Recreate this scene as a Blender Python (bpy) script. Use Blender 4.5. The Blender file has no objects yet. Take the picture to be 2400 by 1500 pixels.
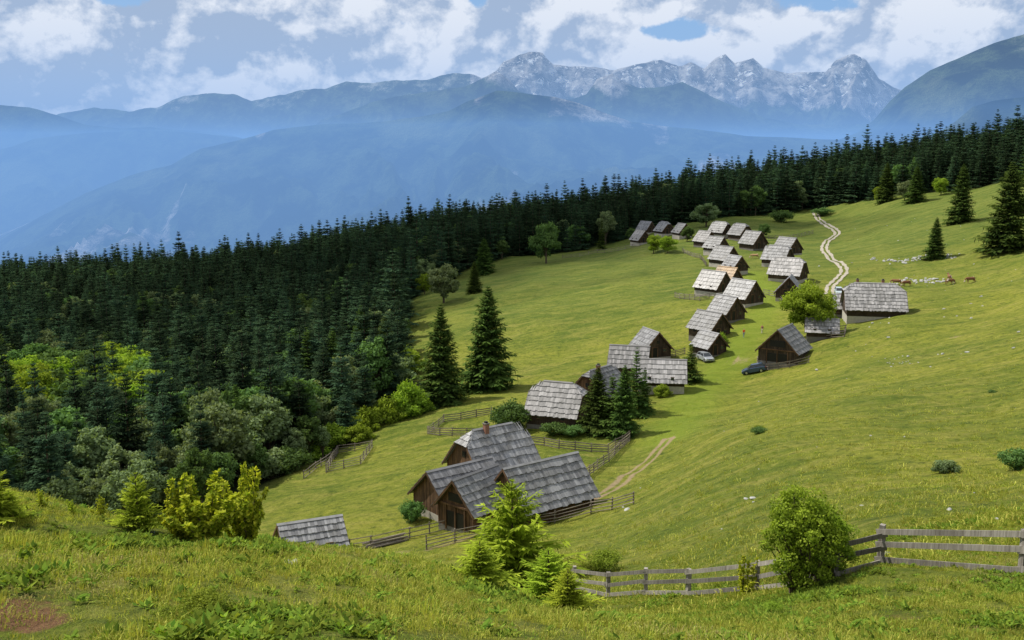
import bpy, math, random
import numpy as np
from mathutils import Vector, Matrix
random.seed(7); rng=np.random.default_rng(7)
sc=bpy.context.scene
F=2355.0; PITCH=math.atan(400/F); CP,SP=math.cos(PITCH),math.sin(PITCH)
# ------------------------------------------------------------------ numpy noise
TAB=rng.random((256,256))
def vn(x,y,o=0):
    xi=np.floor(x).astype(int); yi=np.floor(y).astype(int); fx=x-xi; fy=y-yi
    fx=fx*fx*(3-2*fx); fy=fy*fy*(3-2*fy); xi=xi+o*37; yi=yi+o*91
    a=TAB[xi&255,yi&255]; b=TAB[(xi+1)&255,yi&255]; c=TAB[xi&255,(yi+1)&255]; d=TAB[(xi+1)&255,(yi+1)&255]
    return (a*(1-fx)+b*fx)*(1-fy)+(c*(1-fx)+d*fx)*fy
def fbm(x,y,o=0,n=4):
    s=0; a=.5; t=0
    for i in range(n):
        s=s+a*(vn(x*2**i+i*5.3,y*2**i+i*9.1,o+i)-.5); t+=a; a*=.5
    return s/t*2
def ray(px,py):
    u=(px-1200)/F; v=(750-py)/F; dy=CP+v*SP
    return u/dy,(v*CP-SP)/dy
# ------------------------------------------------------------------ terrain surface (fitted through survey points)
ctl=[]
def c(px,py,y):
    a,k=ray(px,py); ctl.append((a*y,y,k*y))
def cz(px,y,z): ctl.append(((px-1200)/F*y,y,z))
for p in [(-300,1500,10),(0,1500,10),(600,1500,10),(1200,1500,11),(1600,1500,12.5),(2000,1500,14),(2400,1500,15),
 (0,1185,27),(200,1215,27),(450,1265,26),(700,1285,26),(900,1300,26),(1100,1340,26),(1300,1425,25),
 (2060,1327,27),(2400,1345,25),(1610,1397,38),(1430,1398,42),(1800,1385,32),(1500,1440,24),(1300,1330,56),
 (1450,1300,62),(1700,1280,50),(2100,1200,44),(2400,1200,40),(1100,1300,78),
 (1000,1225,95),(1250,1235,90),(1450,1165,97),(1700,1100,84),(2000,1050,80),(2400,1050,72),
 (700,1150,118),(850,1090,130),(900,1020,148),(1000,1060,128),(1200,1100,115),(1500,1080,118),(1700,1000,115),(2000,900,130),(2400,900,108),
 (1000,960,165),(1300,985,142),(1550,920,160),(1750,870,172),(1750,790,190),(1200,880,190),(1040,900,190),(1400,760,225),(1000,790,245),
 (2100,745,185),(2400,750,155),(1650,700,232),(2275,662,222),(2400,600,235),(960,720,290),(1200,700,270),
 (1100,645,340),(1250,612,350),(1450,585,350),(1650,600,300),(1850,620,275),(2100,600,270),(1550,560,350),(1750,545,345),(1950,550,340),
 (2200,520,310),(2400,500,290),(1905,492,435),(2100,470,385),(2250,450,370),(2400,425,345)]: c(*p)
for p in [(0,50,-25),(300,48,-25),(600,45,-23.5),(900,44,-22),(200,100,-41),(700,85,-36.5),(0,150,-49),(300,150,-49),(600,150,-47),
 (0,250,-63),(400,250,-61),(750,230,-54),(800,330,-57),(300,350,-66),(0,450,-72),(500,480,-66),(800,470,-55),(1050,450,-45),(1400,430,-38),(1700,470,-25),
 (2000,480,-15),(2300,430,-9),(2400,400,-4),(1000,380,-46),
 (-1000,30,-9),(-1000,100,-38),(-1000,200,-55),(-1000,450,-78),(3400,25,-6),(3400,75,-10),(3400,160,-8),(3400,350,12),(3400,480,20)]: cz(*p)
ctl+=[(0,0,-1.7),(-15,0,-1.5),(15,0,-2.6),(0,-14,1),(-20,-14,1.6),(20,-14,0)]
C=np.array(ctl)
def st(x,y): return x/(y+30)*2.4,np.log(y+30)
cs,ct=st(C[:,0],C[:,1]); nC=len(C)
def K(r2): return .5*r2*np.log(r2+1e-9)
r2=(cs[:,None]-cs)**2+(ct[:,None]-ct)**2
A=np.zeros((nC+3,nC+3)); A[:nC,:nC]=K(r2)+np.eye(nC)*2e-4; Pm=np.stack([np.ones(nC),cs,ct],1); A[:nC,nC:]=Pm; A[nC:,:nC]=Pm.T
wC=np.linalg.solve(A,np.concatenate([C[:,2],[0,0,0]]))
def H(x,y):
    x=np.asarray(x,float); y=np.asarray(y,float); sh=np.broadcast(x,y).shape
    x=np.broadcast_to(x,sh).ravel(); y=np.broadcast_to(y,sh).ravel()
    yc=np.minimum(y,520); s,t=st(x*(yc+30)/(y+30),np.maximum(yc,-20)); z=np.full(len(x),wC[nC])+wC[nC+1]*s+wC[nC+2]*t
    for i in range(nC): z+=wC[i]*K((s-cs[i])**2+(t-ct[i])**2)
    far=np.clip((y-20)/120,0,1)
    z+=fbm(x/3.2,y/3.2,1,3)*.22+fbm(x/22,y/22,5,4)*(.35+1.1*far)
    e=np.maximum(y-500,0); z-=np.minimum(.0011*e*e,560+e*.02)
    return z.reshape(sh)
def G(px,py,ymin=9):
    a,k=ray(px,py); ys=np.geomspace(ymin,620,2600); d=k*ys-H(a*ys,ys); i=np.argmax(d<=0)
    if d[i]>0: y=400.
    else:
        if i==0: y=ys[0]
        else: y=ys[i-1]+(ys[i]-ys[i-1])*d[i-1]/(d[i-1]-d[i])
    return Vector((a*y,y,float(H(a*y,y))))
def GD(px,y):
    x=(px-1200)/F*y; return Vector((x,y,float(H(x,y))))
# ------------------------------------------------------------------ node helpers
class NT:
    def __init__(s,tree): s.t=tree; s.N=tree.nodes; s.L=tree.links
    def n(s,typ,ins={},**kw):
        nd=s.N.new(typ)
        for k,v in kw.items(): setattr(nd,k,v)
        for k,v in ins.items():
            sk=nd.inputs[k]
            if isinstance(v,bpy.types.NodeSocket): s.L.new(v,sk)
            elif isinstance(v,bpy.types.Node): s.L.new(v.outputs[0],sk)
            else: sk.default_value=v
        return nd
    def math(s,op,a,b=0.,cl=False): return s.n('ShaderNodeMath',{0:a,1:b},operation=op,use_clamp=cl).outputs[0]
    def mr(s,v,a,b,c0=0.,d=1.,sm=False): return s.n('ShaderNodeMapRange',{0:v,1:a,2:b,3:c0,4:d},interpolation_type='SMOOTHSTEP' if sm else 'LINEAR').outputs[0]
    def mix(s,f,a,b,bt='MIX'):
        nd=s.N.new('ShaderNodeMix'); nd.data_type='RGBA'; nd.blend_type=bt
        for i,v in ((0,f),(6,a),(7,b)):
            if isinstance(v,bpy.types.NodeSocket): s.L.new(v,nd.inputs[i])
            elif isinstance(v,(tuple,list)): nd.inputs[i].default_value=(*v[:3],1)
            else: nd.inputs[i].default_value=v
        return nd.outputs[2]
    def noise(s,vec,scale,det=4.,rough=.55,dist=0.):
        nd=s.n('ShaderNodeTexNoise',{'Scale':scale,'Detail':det,'Roughness':rough,'Distortion':dist})
        if vec is not None: s.L.new(vec,nd.inputs['Vector'])
        return nd.outputs[0]
def newmat(name):
    m=bpy.data.materials.new(name); m.use_nodes=True; m.node_tree.nodes.clear(); return m,NT(m.node_tree)
def finish(T,sh,bump=None):
    o=T.N.new('ShaderNodeOutputMaterial'); T.L.new(sh.outputs[0],o.inputs[0])
def pbr(T,col,rough=.9,bump=None,bs=.3,bd=.1,metal=0.,spec=.3):
    p=T.n('ShaderNodeBsdfPrincipled',{'Roughness':rough,'Metallic':metal,'Specular IOR Level':spec})
    if isinstance(col,bpy.types.NodeSocket): T.L.new(col,p.inputs[0])
    else: p.inputs[0].default_value=(*col,1)
    if bump is not None:
        b=T.n('ShaderNodeBump',{'Strength':bs,'Distance':bd,'Height':bump}); T.L.new(b.outputs[0],p.inputs['Normal'])
    finish(T,p); return p
def simple(name,col,rough=.8,var=.25,scale=3.,metal=0.,spec=.3):
    m,T=newmat(name); tc=T.n('ShaderNodeTexCoord'); no=T.noise(tc.outputs['Object'],scale,5)
    cc=T.mix(no,tuple(x*(1-var) for x in col),tuple(min(1,x*(1+var)) for x in col)); pbr(T,cc,rough,no,.2,.02,metal,spec); return m
def leafmat(name,ca,cb,trans=.35,rv=.25,gloss=.0):
    m,T=newmat(name); at=T.n('ShaderNodeAttribute',attribute_name='v'); oi=T.n('ShaderNodeObjectInfo')
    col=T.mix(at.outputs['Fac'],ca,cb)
    k=T.mr(oi.outputs['Random'],0,1,1-rv,1+rv)
    hs=T.n('ShaderNodeHueSaturation',{'Hue':T.mr(oi.outputs['Random'],0,1,.485,.515),'Value':k,'Color':col})
    d=T.n('ShaderNodeBsdfDiffuse',{0:hs.outputs[0]}); 
    tcol=T.mix(1.,hs.outputs[0],(1.25,1.25,.55),'MULTIPLY')
    tr=T.n('ShaderNodeBsdfTranslucent',{0:tcol}); mx=T.n('ShaderNodeMixShader',{0:trans,1:d,2:tr})
    finish(T,mx); return m
# ------------------------------------------------------------------ mesh helpers
def link(o,parent=None):
    sc.collection.objects.link(o)
    if parent: o.parent=parent
    return o
class MB:
    def __init__(s): s.V=[]; s.Fc=[]; s.v=[]; s.mi=[]
    def add(s,vs,fs,val=.5,mi=0):
        b=len(s.V); s.V.extend([tuple(q) for q in vs]); s.v.extend([val]*len(vs))
        s.Fc.extend([tuple(b+i for i in f) for f in fs]); s.mi.extend([mi]*len(fs))
    def quad(s,a,b,cc,d,val=.5,mi=0): s.add((a,b,cc,d),((0,1,2,3),),val,mi)
    def leaf(s,p,d,nrm,L,W,val=.5):
        side=d.cross(nrm)
        if side.length<1e-4: side=Vector((1,0,0))
        side.normalize(); m=p+d*(L*.45)
        s.add((p,m+side*(W/2),p+d*L,m-side*(W/2)),((0,1,2,3),),val)
    def box(s,cn,sz,val=.5,mi=0,R=None,taper=1.):
        x,y,z=[q/2 for q in sz]; cn=Vector(cn)
        vs=[Vector((sx*x*(taper if sz_>0 else 1),sy*y*(taper if sz_>0 else 1),sz_*z)) for sz_ in(-1,1) for sy in(-1,1) for sx in(-1,1)]
        if R is not None: vs=[R@q for q in vs]
        s.add([cn+q for q in vs],((0,2,3,1),(4,5,7,6),(0,1,5,4),(2,6,7,3),(0,4,6,2),(1,3,7,5)),val,mi)
    def beam(s,a,b,wd,hg,val=.5,mi=0):
        a=Vector(a); b=Vector(b); d=(b-a); L=d.length; q=d.to_track_quat('X','Z').to_matrix()
        s.box((a+b)/2,(L,wd,hg),val,mi,q)
    def cone(s,a,b,r0,r1,seg=6,val=.5,mi=0):
        a=Vector(a); b=Vector(b); q=(b-a).to_track_quat('Z','Y').to_matrix(); vs=[]
        for P_,r in((a,r0),(b,r1)):
            for i in range(seg): vs.append(P_+q@Vector((math.cos(6.2832*i/seg)*r,math.sin(6.2832*i/seg)*r,0)))
        s.add(vs,[(i,(i+1)%seg,seg+(i+1)%seg,seg+i) for i in range(seg)]+[tuple(range(seg))[::-1],tuple(range(seg,2*seg))],val,mi)
    def mesh(s,name,mats,smooth=False):
        me=bpy.data.meshes.new(name); me.from_pydata(s.V,[],s.Fc)
        at=me.attributes.new('v','FLOAT','POINT'); at.data.foreach_set('value',np.array(s.v,np.float32))
        for m in mats: me.materials.append(m)
        me.polygons.foreach_set('material_index',s.mi)
        if smooth: me.polygons.foreach_set('use_smooth',[True]*len(me.polygons))
        me.update(); return me
    def obj(s,name,mats,parent=None,smooth=False): return link(bpy.data.objects.new(name,s.mesh(name,mats,smooth)),parent)
def gridmesh(name,X,Y,Z,mat,attrs={}):
    r,cn=X.shape; me=bpy.data.meshes.new(name); me.vertices.add(r*cn)
    me.vertices.foreach_set('co',np.stack([X,Y,Z],-1).astype(np.float32).ravel())
    i=np.arange(r*cn).reshape(r,cn); q=np.stack([i[:-1,:-1],i[:-1,1:],i[1:,1:],i[1:,:-1]],-1).reshape(-1,4)
    me.loops.add(q.size); me.loops.foreach_set('vertex_index',q.astype(np.int32).ravel())
    me.polygons.add(len(q)); me.polygons.foreach_set('loop_start',np.arange(0,q.size,4,dtype=np.int32)); me.polygons.foreach_set('loop_total',np.full(len(q),4,np.int32))
    me.update(calc_edges=True); me.polygons.foreach_set('use_smooth',np.ones(len(q),bool))
    for k,v in attrs.items():
        a=me.attributes.new(k,'FLOAT','POINT'); a.data.foreach_set('value',v.astype(np.float32).ravel())
    me.materials.append(mat); me.validate(); return link(bpy.data.objects.new(name,me))
def scatter(name,pts,rot,scl,idx,protos):
    col=bpy.data.collections.new(name+'_parts')
    for i,me in enumerate(protos):
        o=bpy.data.objects.new('%s_p%02d'%(name,i),me); col.objects.link(o)
    me=bpy.data.meshes.new(name); me.vertices.add(len(pts)); me.vertices.foreach_set('co',np.array(pts,np.float32).ravel())
    a=me.attributes.new('rot','FLOAT_VECTOR','POINT'); a.data.foreach_set('vector',np.array(rot,np.float32).ravel())
    a=me.attributes.new('scl','FLOAT_VECTOR','POINT'); a.data.foreach_set('vector',np.array(scl,np.float32).ravel())
    a=me.attributes.new('idx','INT','POINT'); a.data.foreach_set('value',np.array(idx,np.int32))
    o=link(bpy.data.objects.new(name,me))
    ng=bpy.data.node_groups.new(name,'GeometryNodeTree')
    ng.interface.new_socket('Geometry',in_out='INPUT',socket_type='NodeSocketGeometry'); ng.interface.new_socket('Geometry',in_out='OUTPUT',socket_type='NodeSocketGeometry')
    N=ng.nodes; L=ng.links; gi=N.new('NodeGroupInput'); go=N.new('NodeGroupOutput'); ip=N.new('GeometryNodeInstanceOnPoints'); ci=N.new('GeometryNodeCollectionInfo')
    ci.inputs['Collection'].default_value=col; ci.inputs['Separate Children'].default_value=True; ci.inputs['Reset Children'].default_value=True
    def na(nm,dt):
        q=N.new('GeometryNodeInputNamedAttribute'); q.data_type=dt; q.inputs['Name'].default_value=nm; return [x for x in q.outputs if x.enabled and x.name=='Attribute'][0]
    L.new(gi.outputs[0],ip.inputs['Points']); L.new(ci.outputs[0],ip.inputs['Instance']); ip.inputs['Pick Instance'].default_value=True
    L.new(na('idx','INT'),ip.inputs['Instance Index']); L.new(na('rot','FLOAT_VECTOR'),ip.inputs['Rotation']); L.new(na('scl','FLOAT_VECTOR'),ip.inputs['Scale'])
    L.new(ip.outputs[0],go.inputs[0]); md=o.modifiers.new('scatter','NODES'); md.node_group=ng; return o
# ------------------------------------------------------------------ materials
M_sprA=leafmat('spruce_needles',(.014,.036,.026),(.070,.115,.050),.2,.5)
M_sprM=leafmat('spruce_needles_sunny',(.016,.038,.013),(.125,.19,.038),.25,.25)  # lighter copy of the forest needles, sunlight put into the colour
M_sprY=leafmat('young_spruce_needles',(.06,.11,.01),(.52,.62,.06),.42,.1)
M_decD=leafmat('beech_leaves',(.03,.075,.026),(.14,.23,.07),.3,.3)
M_decG=leafmat('pale_leaves',(.06,.10,.05),(.22,.28,.13),.3,.2)
M_decL=leafmat('bright_leaves',(.06,.13,.015),(.31,.42,.05),.35,.2)
M_yel=leafmat('young_leaves',(.14,.22,.015),(.60,.62,.07),.45,.1)
M_grass=leafmat('grass_blades',(.20,.25,.03),(.56,.53,.12),.4,.3)
M_weed=leafmat('weed_leaves',(.08,.14,.018),(.28,.36,.05),.35,.3)
M_bark=simple('bark',(.09,.07,.05),.95,.4,4)
def wood(name,ca,cb,axis='v',stripe=5.):
    m,T=newmat(name); tc=T.n('ShaderNodeTexCoord'); at=T.n('ShaderNodeAttribute',attribute_name='v')
    mp=T.n('ShaderNodeMapping',{0:tc.outputs['Object'],'Scale':(stripe,stripe,.5)}); n1=T.noise(mp.outputs[0],1.6,6,.65)
    n2=T.noise(tc.outputs['Object'],.7,3)
    col=T.mix(T.mr(n1,.3,.7),ca,cb); col=T.mix(T.mr(n2,.35,.7,0,.55),col,tuple(x*.45 for x in ca))
    col=T.mix(1.,col,T.n('ShaderNodeCombineColor',{0:T.mr(at.outputs['Fac'],0,1,.65,1.35),1:T.mr(at.outputs['Fac'],0,1,.65,1.35),2:T.mr(at.outputs['Fac'],0,1,.65,1.35)}).outputs[0],'MULTIPLY')
    pbr(T,col,.85,n1,.6,.03); return m
M_wall=wood('weathered_timber',(.026,.018,.013),(.11,.075,.048),stripe=6)
M_wallB=wood('brown_timber',(.05,.028,.015),(.20,.11,.055),stripe=6)
M_fence=wood('fence_wood',(.16,.14,.12),(.42,.39,.35),stripe=9)
M_fenceD=wood('old_fence_wood',(.12,.10,.08),(.34,.29,.24),stripe=9)
M_stone=simple('plaster_stone',(.40,.37,.32),.9,.35,2.5)
M_stoneD=simple('dark_stone',(.16,.15,.135),.9,.4,2.5)
M_rock=simple('limestone',(.38,.38,.36),.9,.3,4)
M_brick=simple('chimney_brick',(.26,.13,.09),.9,.3,9)
M_dark=simple('dark_opening',(.012,.011,.010),.5,.2,3)
M_glass=simple('window_glass',(.03,.035,.04),.08,.2,3,0,.6)
def roofmat(name,lo,hi,moss=.45):
    m,T=newmat(name); tc=T.n('ShaderNodeTexCoord'); at=T.n('ShaderNodeAttribute',attribute_name='v'); oi=T.n('ShaderNodeObjectInfo')
    mp=T.n('ShaderNodeMapping',{0:tc.outputs['Object'],'Scale':(3,3,3)}); n1=T.noise(mp.outputs[0],2.,6,.7); n2=T.noise(tc.outputs['Object'],.6,4)
    f=T.math('ADD',T.math('MULTIPLY',at.outputs['Fac'],.75),T.math('MULTIPLY',n1,.4),True)
    col=T.mix(f,lo,hi); col=T.mix(T.mr(n2,.45,.7,0,moss),col,(.12,.115,.10))
    k=T.mr(oi.outputs['Random'],0,1,.6,1.1); col=T.mix(1.,col,T.n('ShaderNodeCombineColor',{0:k,1:k,2:k}).outputs[0],'MULTIPLY')
    pbr(T,col,.5,n1,.4,.02,0,.5); return m
M_roof=roofmat('shingle_boards',(.08,.08,.086),(.37,.37,.385),.6)
M_roofL=roofmat('pale_shingle_boards',(.15,.147,.147),(.52,.50,.50),.5)
M_roofY=roofmat('new_shingle_boards',(.24,.14,.06),(.46,.29,.13))
# ------------------------------------------------------------------ terrain
def seg_dist(X,Y,pl):
    D=np.full(X.shape,1e9)
    for a,b in zip(pl[:-1],pl[1:]):
        ax,ay=a; bx,by=b; L2=(bx-ax)**2+(by-ay)**2+1e-9
        t=np.clip(((X-ax)*(bx-ax)+(Y-ay)*(by-ay))/L2,0,1); D=np.minimum(D,np.hypot(X-ax-t*(bx-ax),Y-ay-t*(by-ay)))
    return D
path_near=[G(*p).xy for p in [(1380,1172,60),(1430,1150,60),(1480,1110,60),(1530,1070,60),(1565,1030,60)]]
path_mid=[G(*p).xy for p in [(1565,1030,60),(1590,990,60),(1620,940,60),(1665,890,60),(1720,840,60),(1755,780,60),(1790,725,60),(1800,690,60),(1760,640,60)]]
trail=[G(*p).xy for p in [(1000,1290,60),(1080,1268,60),(1160,1240,60)]]
goat=[[G(*p).xy for p in L_] for L_ in ([(1560,1130,50),(1640,1080,50),(1760,1000,50),(1900,900,50),(2060,860,50),(2240,800,50)],[(1500,1230,40),(1700,1150,40),(1900,1090,40),(2150,1000,40),(2400,930,40)],[(1900,1000,50),(2100,930,50),(2400,850,50)])]
yr=np.geomspace(16,1450,1000)-30; sv=np.linspace(-1.05,1.05,1000)
Y,S=np.meshgrid(yr,sv,indexing='ij'); X=S*(Y+30)
Z=H(X,Y)
dn=seg_dist(X,Y,path_near); dm=seg_dist(X,Y,path_mid); dt=seg_dist(X,Y,trail)
wear=fbm(X/5,Y/5,58,3)
dirt=np.clip(1.1-np.abs(dn-.6)/(.55+.3*wear),0,1)+np.clip(1-dt/1.2,0,1)*.8+np.clip(1-np.abs(dm-.7)/.4,0,1)*.45*(fbm(X/9,Y/9,62,2)>.0)
for L_ in goat:
    dg=seg_dist(X+fbm(X/9,Y/9,51,3)*3,Y+fbm(X/9,Y/9,57,3)*3,L_); dirt+=np.clip(1-dg/.5,0,1)*.36*(fbm(X/7,Y/7,59,2)>-.15)
for q,r,s_ in [((0,1430),.85,1.),((90,1465),.5,.7),((2130,1445),.8,.5),((1370,1165),2.,.7),((1740,845),2.5,.6),((1690,888),2.,.4),((2240,790),1.6,.6),((2000,1395),.8,.4),((940,1295),1.5,.7),((1940,1450),.5,.4),((1560,1420),.6,.4)]:
    g=G(*q); dirt+=s_*np.clip(1.3-np.hypot(X-g.x,Y-g.y)/r,0,1)
lush=np.clip(1.3-dm/4.5,0,1)
def fb(px): return np.interp(px,[-900,0,500,620,760,880,930,955,1080,1200,1400,1600,1750,1900,2050,2200,2330,2400,3200],[105,105,112,126,141,160,178,292,348,374,386,402,412,437,407,387,357,345,335])
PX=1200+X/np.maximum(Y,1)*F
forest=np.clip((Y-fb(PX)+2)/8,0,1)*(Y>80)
m,T=newmat('meadow_grass'); tc=T.n('ShaderNodeTexCoord'); ob=tc.outputs['Object']
mpx=T.n('ShaderNodeMapping',{0:ob,'Rotation':(0,0,.5),'Scale':(.5,1.6,1)})
n1=T.noise(ob,.04,6,.65); n2=T.noise(mpx.outputs[0],.22,7,.75,.6); n3=T.noise(ob,2.6,7,.8); n5=T.noise(ob,.9,6,.78,.3)
col=T.mix(T.mr(n1,.38,.62),(.150,.195,.024),(.285,.300,.038)); col=T.mix(T.mr(n2,.48,.66,0,.85),col,(.36,.33,.075))
col=T.mix(T.mr(n2,.47,.32,0,.8),col,(.090,.135,.018))
col=T.mix(T.mr(n5,.5,.66,0,.75),col,(.070,.105,.018)); col=T.mix(T.mr(n5,.46,.34,0,.5),col,(.38,.36,.09))
col=T.mix(T.mr(n3,.48,.68,0,.65),col,(.055,.09,.016))
sp=T.n('ShaderNodeSeparateXYZ',{0:ob}); col=T.mix(T.mr(sp.outputs[1],185,310,0,.75,True),col,T.mix(T.mr(n2,.38,.62),(.080,.135,.026),(.18,.21,.045)))  # cloud shade put into the colour: grass turns darker green with distance
vo=T.n('ShaderNodeTexVoronoi',{'Vector':ob,'Scale':.5}); col=T.mix(T.mr(vo.outputs[0],.06,.22,.6,0),col,(.05,.08,.015))
col=T.mix(T.math('MULTIPLY',T.n('ShaderNodeAttribute',attribute_name='lush').outputs['Fac'],.6),col,T.mix(n5,(.15,.25,.02),(.28,.35,.04)))
da=T.n('ShaderNodeAttribute',attribute_name='dirt').outputs['Fac']; df=T.mr(T.math('ADD',da,T.math('MULTIPLY',T.math('SUBTRACT',n3,.5),1.9)),.45,.8)
col=T.mix(T.math('MULTIPLY',df,T.mr(da,.02,.3)),col,T.mix(T.mr(sp.outputs[1],25,60),T.mix(n3,(.15,.07,.03),(.32,.19,.10)),T.mix(n2,(.30,.22,.12),(.46,.36,.22))))
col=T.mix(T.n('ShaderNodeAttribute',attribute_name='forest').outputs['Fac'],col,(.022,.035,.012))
pbr(T,col,.95,T.math('ADD',T.math('MULTIPLY',n3,.5),T.math('ADD',n2,n5)),.9,.8,0,.1)
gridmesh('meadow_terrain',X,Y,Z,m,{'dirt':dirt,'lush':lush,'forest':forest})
# ------------------------------------------------------------------ gravel road (twin ruts)
m_road,T=newmat('gravel_road'); tc=T.n('ShaderNodeTexCoord'); nn=T.noise(tc.outputs['Object'],.8,6,.7); pbr(T,T.mix(nn,(.24,.21,.15),(.48,.44,.37)),.95,nn,.4,.05)
def catmull(P_,k=10):
    out=[]; P_=[P_[0]]+list(P_)+[P_[-1]]
    for i in range(1,len(P_)-2):
        for j in range(k):
            t=j/k; a,b,c_,d=P_[i-1:i+3]; out.append(.5*((2*b)+(c_-a)*t+(2*a-5*b+4*c_-d)*t*t+(3*b-a-3*c_+d)*t**3))
    out.append(P_[-2]); return out
rp=catmull([G(p[0],p[1],120).xy for p in [(1944,690),(1948,670),(1966,653),(1978,636),(1968,618),(1945,604),(1932,586),(1936,570),(1952,557),(1962,547),(1950,535),(1930,524),(1916,510),(1908,496)]],14)
mb=MB()
for off,wd in((-.72,.42),(.72,.42)):
    pr=[]
    for i,p in enumerate(rp):
        t=(rp[min(i+1,len(rp)-1)]-rp[max(i-1,0)]); nrm=Vector((-t.y,t.x)).normalized()
        wj=wd*(1+.5*math.sin(i*.9+off*2)*random.random())
        row=[]
        for s_ in(-1,0,1):
            q=p+nrm*(off+s_*wj); row.append(Vector((q.x,q.y,float(H(q.x,q.y))+.12)))
        pr.append(row)
    for a,b in zip(pr[:-1],pr[1:]):
        for k in(0,1): mb.quad(a[k],a[k+1],b[k+1],b[k])
mb.obj('gravel_road',[m_road])
# ------------------------------------------------------------------ trees
def spruce_mesh(name,h,R,seed,wh,nb,tw,mat,c0=.04,wk=.36,up=0.,irr=.3):
    r=random.Random(seed); mb=MB()
    mb.cone((0,0,-1),(0,0,h*.97),h*.014+.02,.01,6,.3,1)
    for i in range(wh):
        t=(i+r.random()*.8)/wh; z0=h*(c0+(1-c0)*t); rad=R*(1-t)**.82*(1-irr/2+irr*r.random())+.02*h*(1-t*.6)
        a0=r.random()*6.28
        for j in range(nb):
            az=a0+6.283*j/nb+r.uniform(-.25,.25); L=rad*r.uniform(.58,1.15); D=Vector((math.cos(az),math.sin(az),0)); pe=Vector((-D.y,D.x,0))
            sl=-.32+.75*t+up+r.uniform(-.08,.08)
            def Pt(s): return Vector((0,0,z0))+D*(L*s)+Vector((0,0,L*(sl*s+.13*s*s)))
            base=r.uniform(0,.5)
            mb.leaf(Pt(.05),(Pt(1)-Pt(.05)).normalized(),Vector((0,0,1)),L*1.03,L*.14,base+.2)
            for k in range(tw):
                s=.12+.88*(k+r.random()*.7)/tw; p=Pt(min(s,1))
                for sd in(-1,1):
                    a=r.uniform(.5,1.0); d=(D*math.cos(a)+pe*math.sin(a)*sd+Vector((0,0,-.28+r.uniform(-.15,.2)+up*.6))).normalized()
                    l=L*(.46-.25*s)*r.uniform(.7,1.2)+.012*h
                    mb.leaf(p,d,Vector((r.uniform(-.5,.5),r.uniform(-.5,.5),1)),l,l*wk,min(1,base+.5*s*r.random()+.12))  # tint darkens toward the trunk, inner shade put into the needle colour
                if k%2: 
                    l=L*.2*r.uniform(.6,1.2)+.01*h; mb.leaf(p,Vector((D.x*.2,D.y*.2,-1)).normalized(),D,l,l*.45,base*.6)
    return mb.mesh(name,[mat,M_bark])
def rv(r): 
    while True:
        v=Vector((r.uniform(-1,1),r.uniform(-1,1),r.uniform(-1,1)))
        if .05<v.length<1: return v.normalized()
def broad_mesh(name,h,R,seed,nbl,nl,ls,mat,c0=.25,br=.3,stems=1,shape=1.):
    r=random.Random(seed); mb=MB(); cz0=h*(c0+1)/2; hz=h*(1-c0)/2
    if stems==1: mb.cone((0,0,-1),(0,0,h*.6),h*.028+.01,h*.012,7,.3,1)
    for i in range(nbl):
        d=rv(r); k=r.uniform(.35,.86)
        zz=d.z*k; rr=1-.35*max(0,zz)*shape
        cpt=Vector((d.x*k*R*rr,d.y*k*R*rr,cz0+zz*hz)); b=br*R*r.uniform(.65,1.2)
        st_=Vector((0,0,h*r.uniform(.12,.5))) if stems==1 else Vector((r.uniform(-.15,.15)*R,r.uniform(-.15,.15)*R,-.1))
        mb.cone(st_,cpt,h*.008+.004,h*.003,4,.3,1)
        bv=r.uniform(0,.35)
        for j in range(nl):
            q=rv(r); k2=r.uniform(.55,1.08)
            p=cpt+Vector((q.x*b,q.y*b,q.z*b*.8))*k2
            if p.z<0.02: continue
            nn=(q+rv(r)*.8).normalized(); dd=rv(r); dd=(dd-nn*dd.dot(nn)); 
            if dd.length<.05: continue
            dd.normalize(); l=ls*r.uniform(.6,1.3)
            mb.leaf(p,dd,nn,l,l*.7,min(1,bv+.25+.3*q.z+.35*r.random()))  # tint lightens toward clump tops, light put into the leaf colour
    return mb.mesh(name,[mat,M_bark])
SPR=[spruce_mesh('spruce_a',15,3.3,1,22,9,6,M_sprA,irr=.45),spruce_mesh('spruce_b',16,2.9,2,23,9,6,M_sprA,irr=.5),spruce_mesh('spruce_c',14,3.6,3,20,9,6,M_sprA,irr=.5),spruce_mesh('spruce_d',15.5,2.6,4,22,8,6,M_sprA,irr=.65)]
DC=[broad_mesh('beech_a',12,4.2,11,34,130,.55,M_decD),broad_mesh('beech_b',13,3.8,12,34,130,.5,M_decD),broad_mesh('pale_a',12,3.8,13,34,130,.5,M_decG),broad_mesh('pale_b',10,3.6,14,30,130,.5,M_decG),broad_mesh('bright_a',11,4.4,15,36,130,.5,M_decL)]
protos=SPR+DC
pts=[];rot=[];scl=[];idx=[]
cell=4.5
cand=[]
for j in range(int((580-104)/cell)):
    yv=104+j*cell; xm=(.60*yv+20)
    for i in range(int(-xm/cell),int(xm/cell)+1):
        cand.append((i*cell+random.uniform(-2.1,2.1),yv+random.uniform(-2.1,2.1)))
cand=np.array(cand); cpx=1200+cand[:,0]/cand[:,1]*F
keep=cand[:,1]>fb(cpx)+1.5
keep&=~((cpx>1500)&(cand[:,1]>fb(cpx)+140))
cand=cand[keep]; cpx=cpx[keep]; cz_=H(cand[:,0],cand[:,1]); nz=fbm(cand[:,0]/35,cand[:,1]/35,9,3); n2=fbm(cand[:,0]/14,cand[:,1]/14,19,2)
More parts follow.
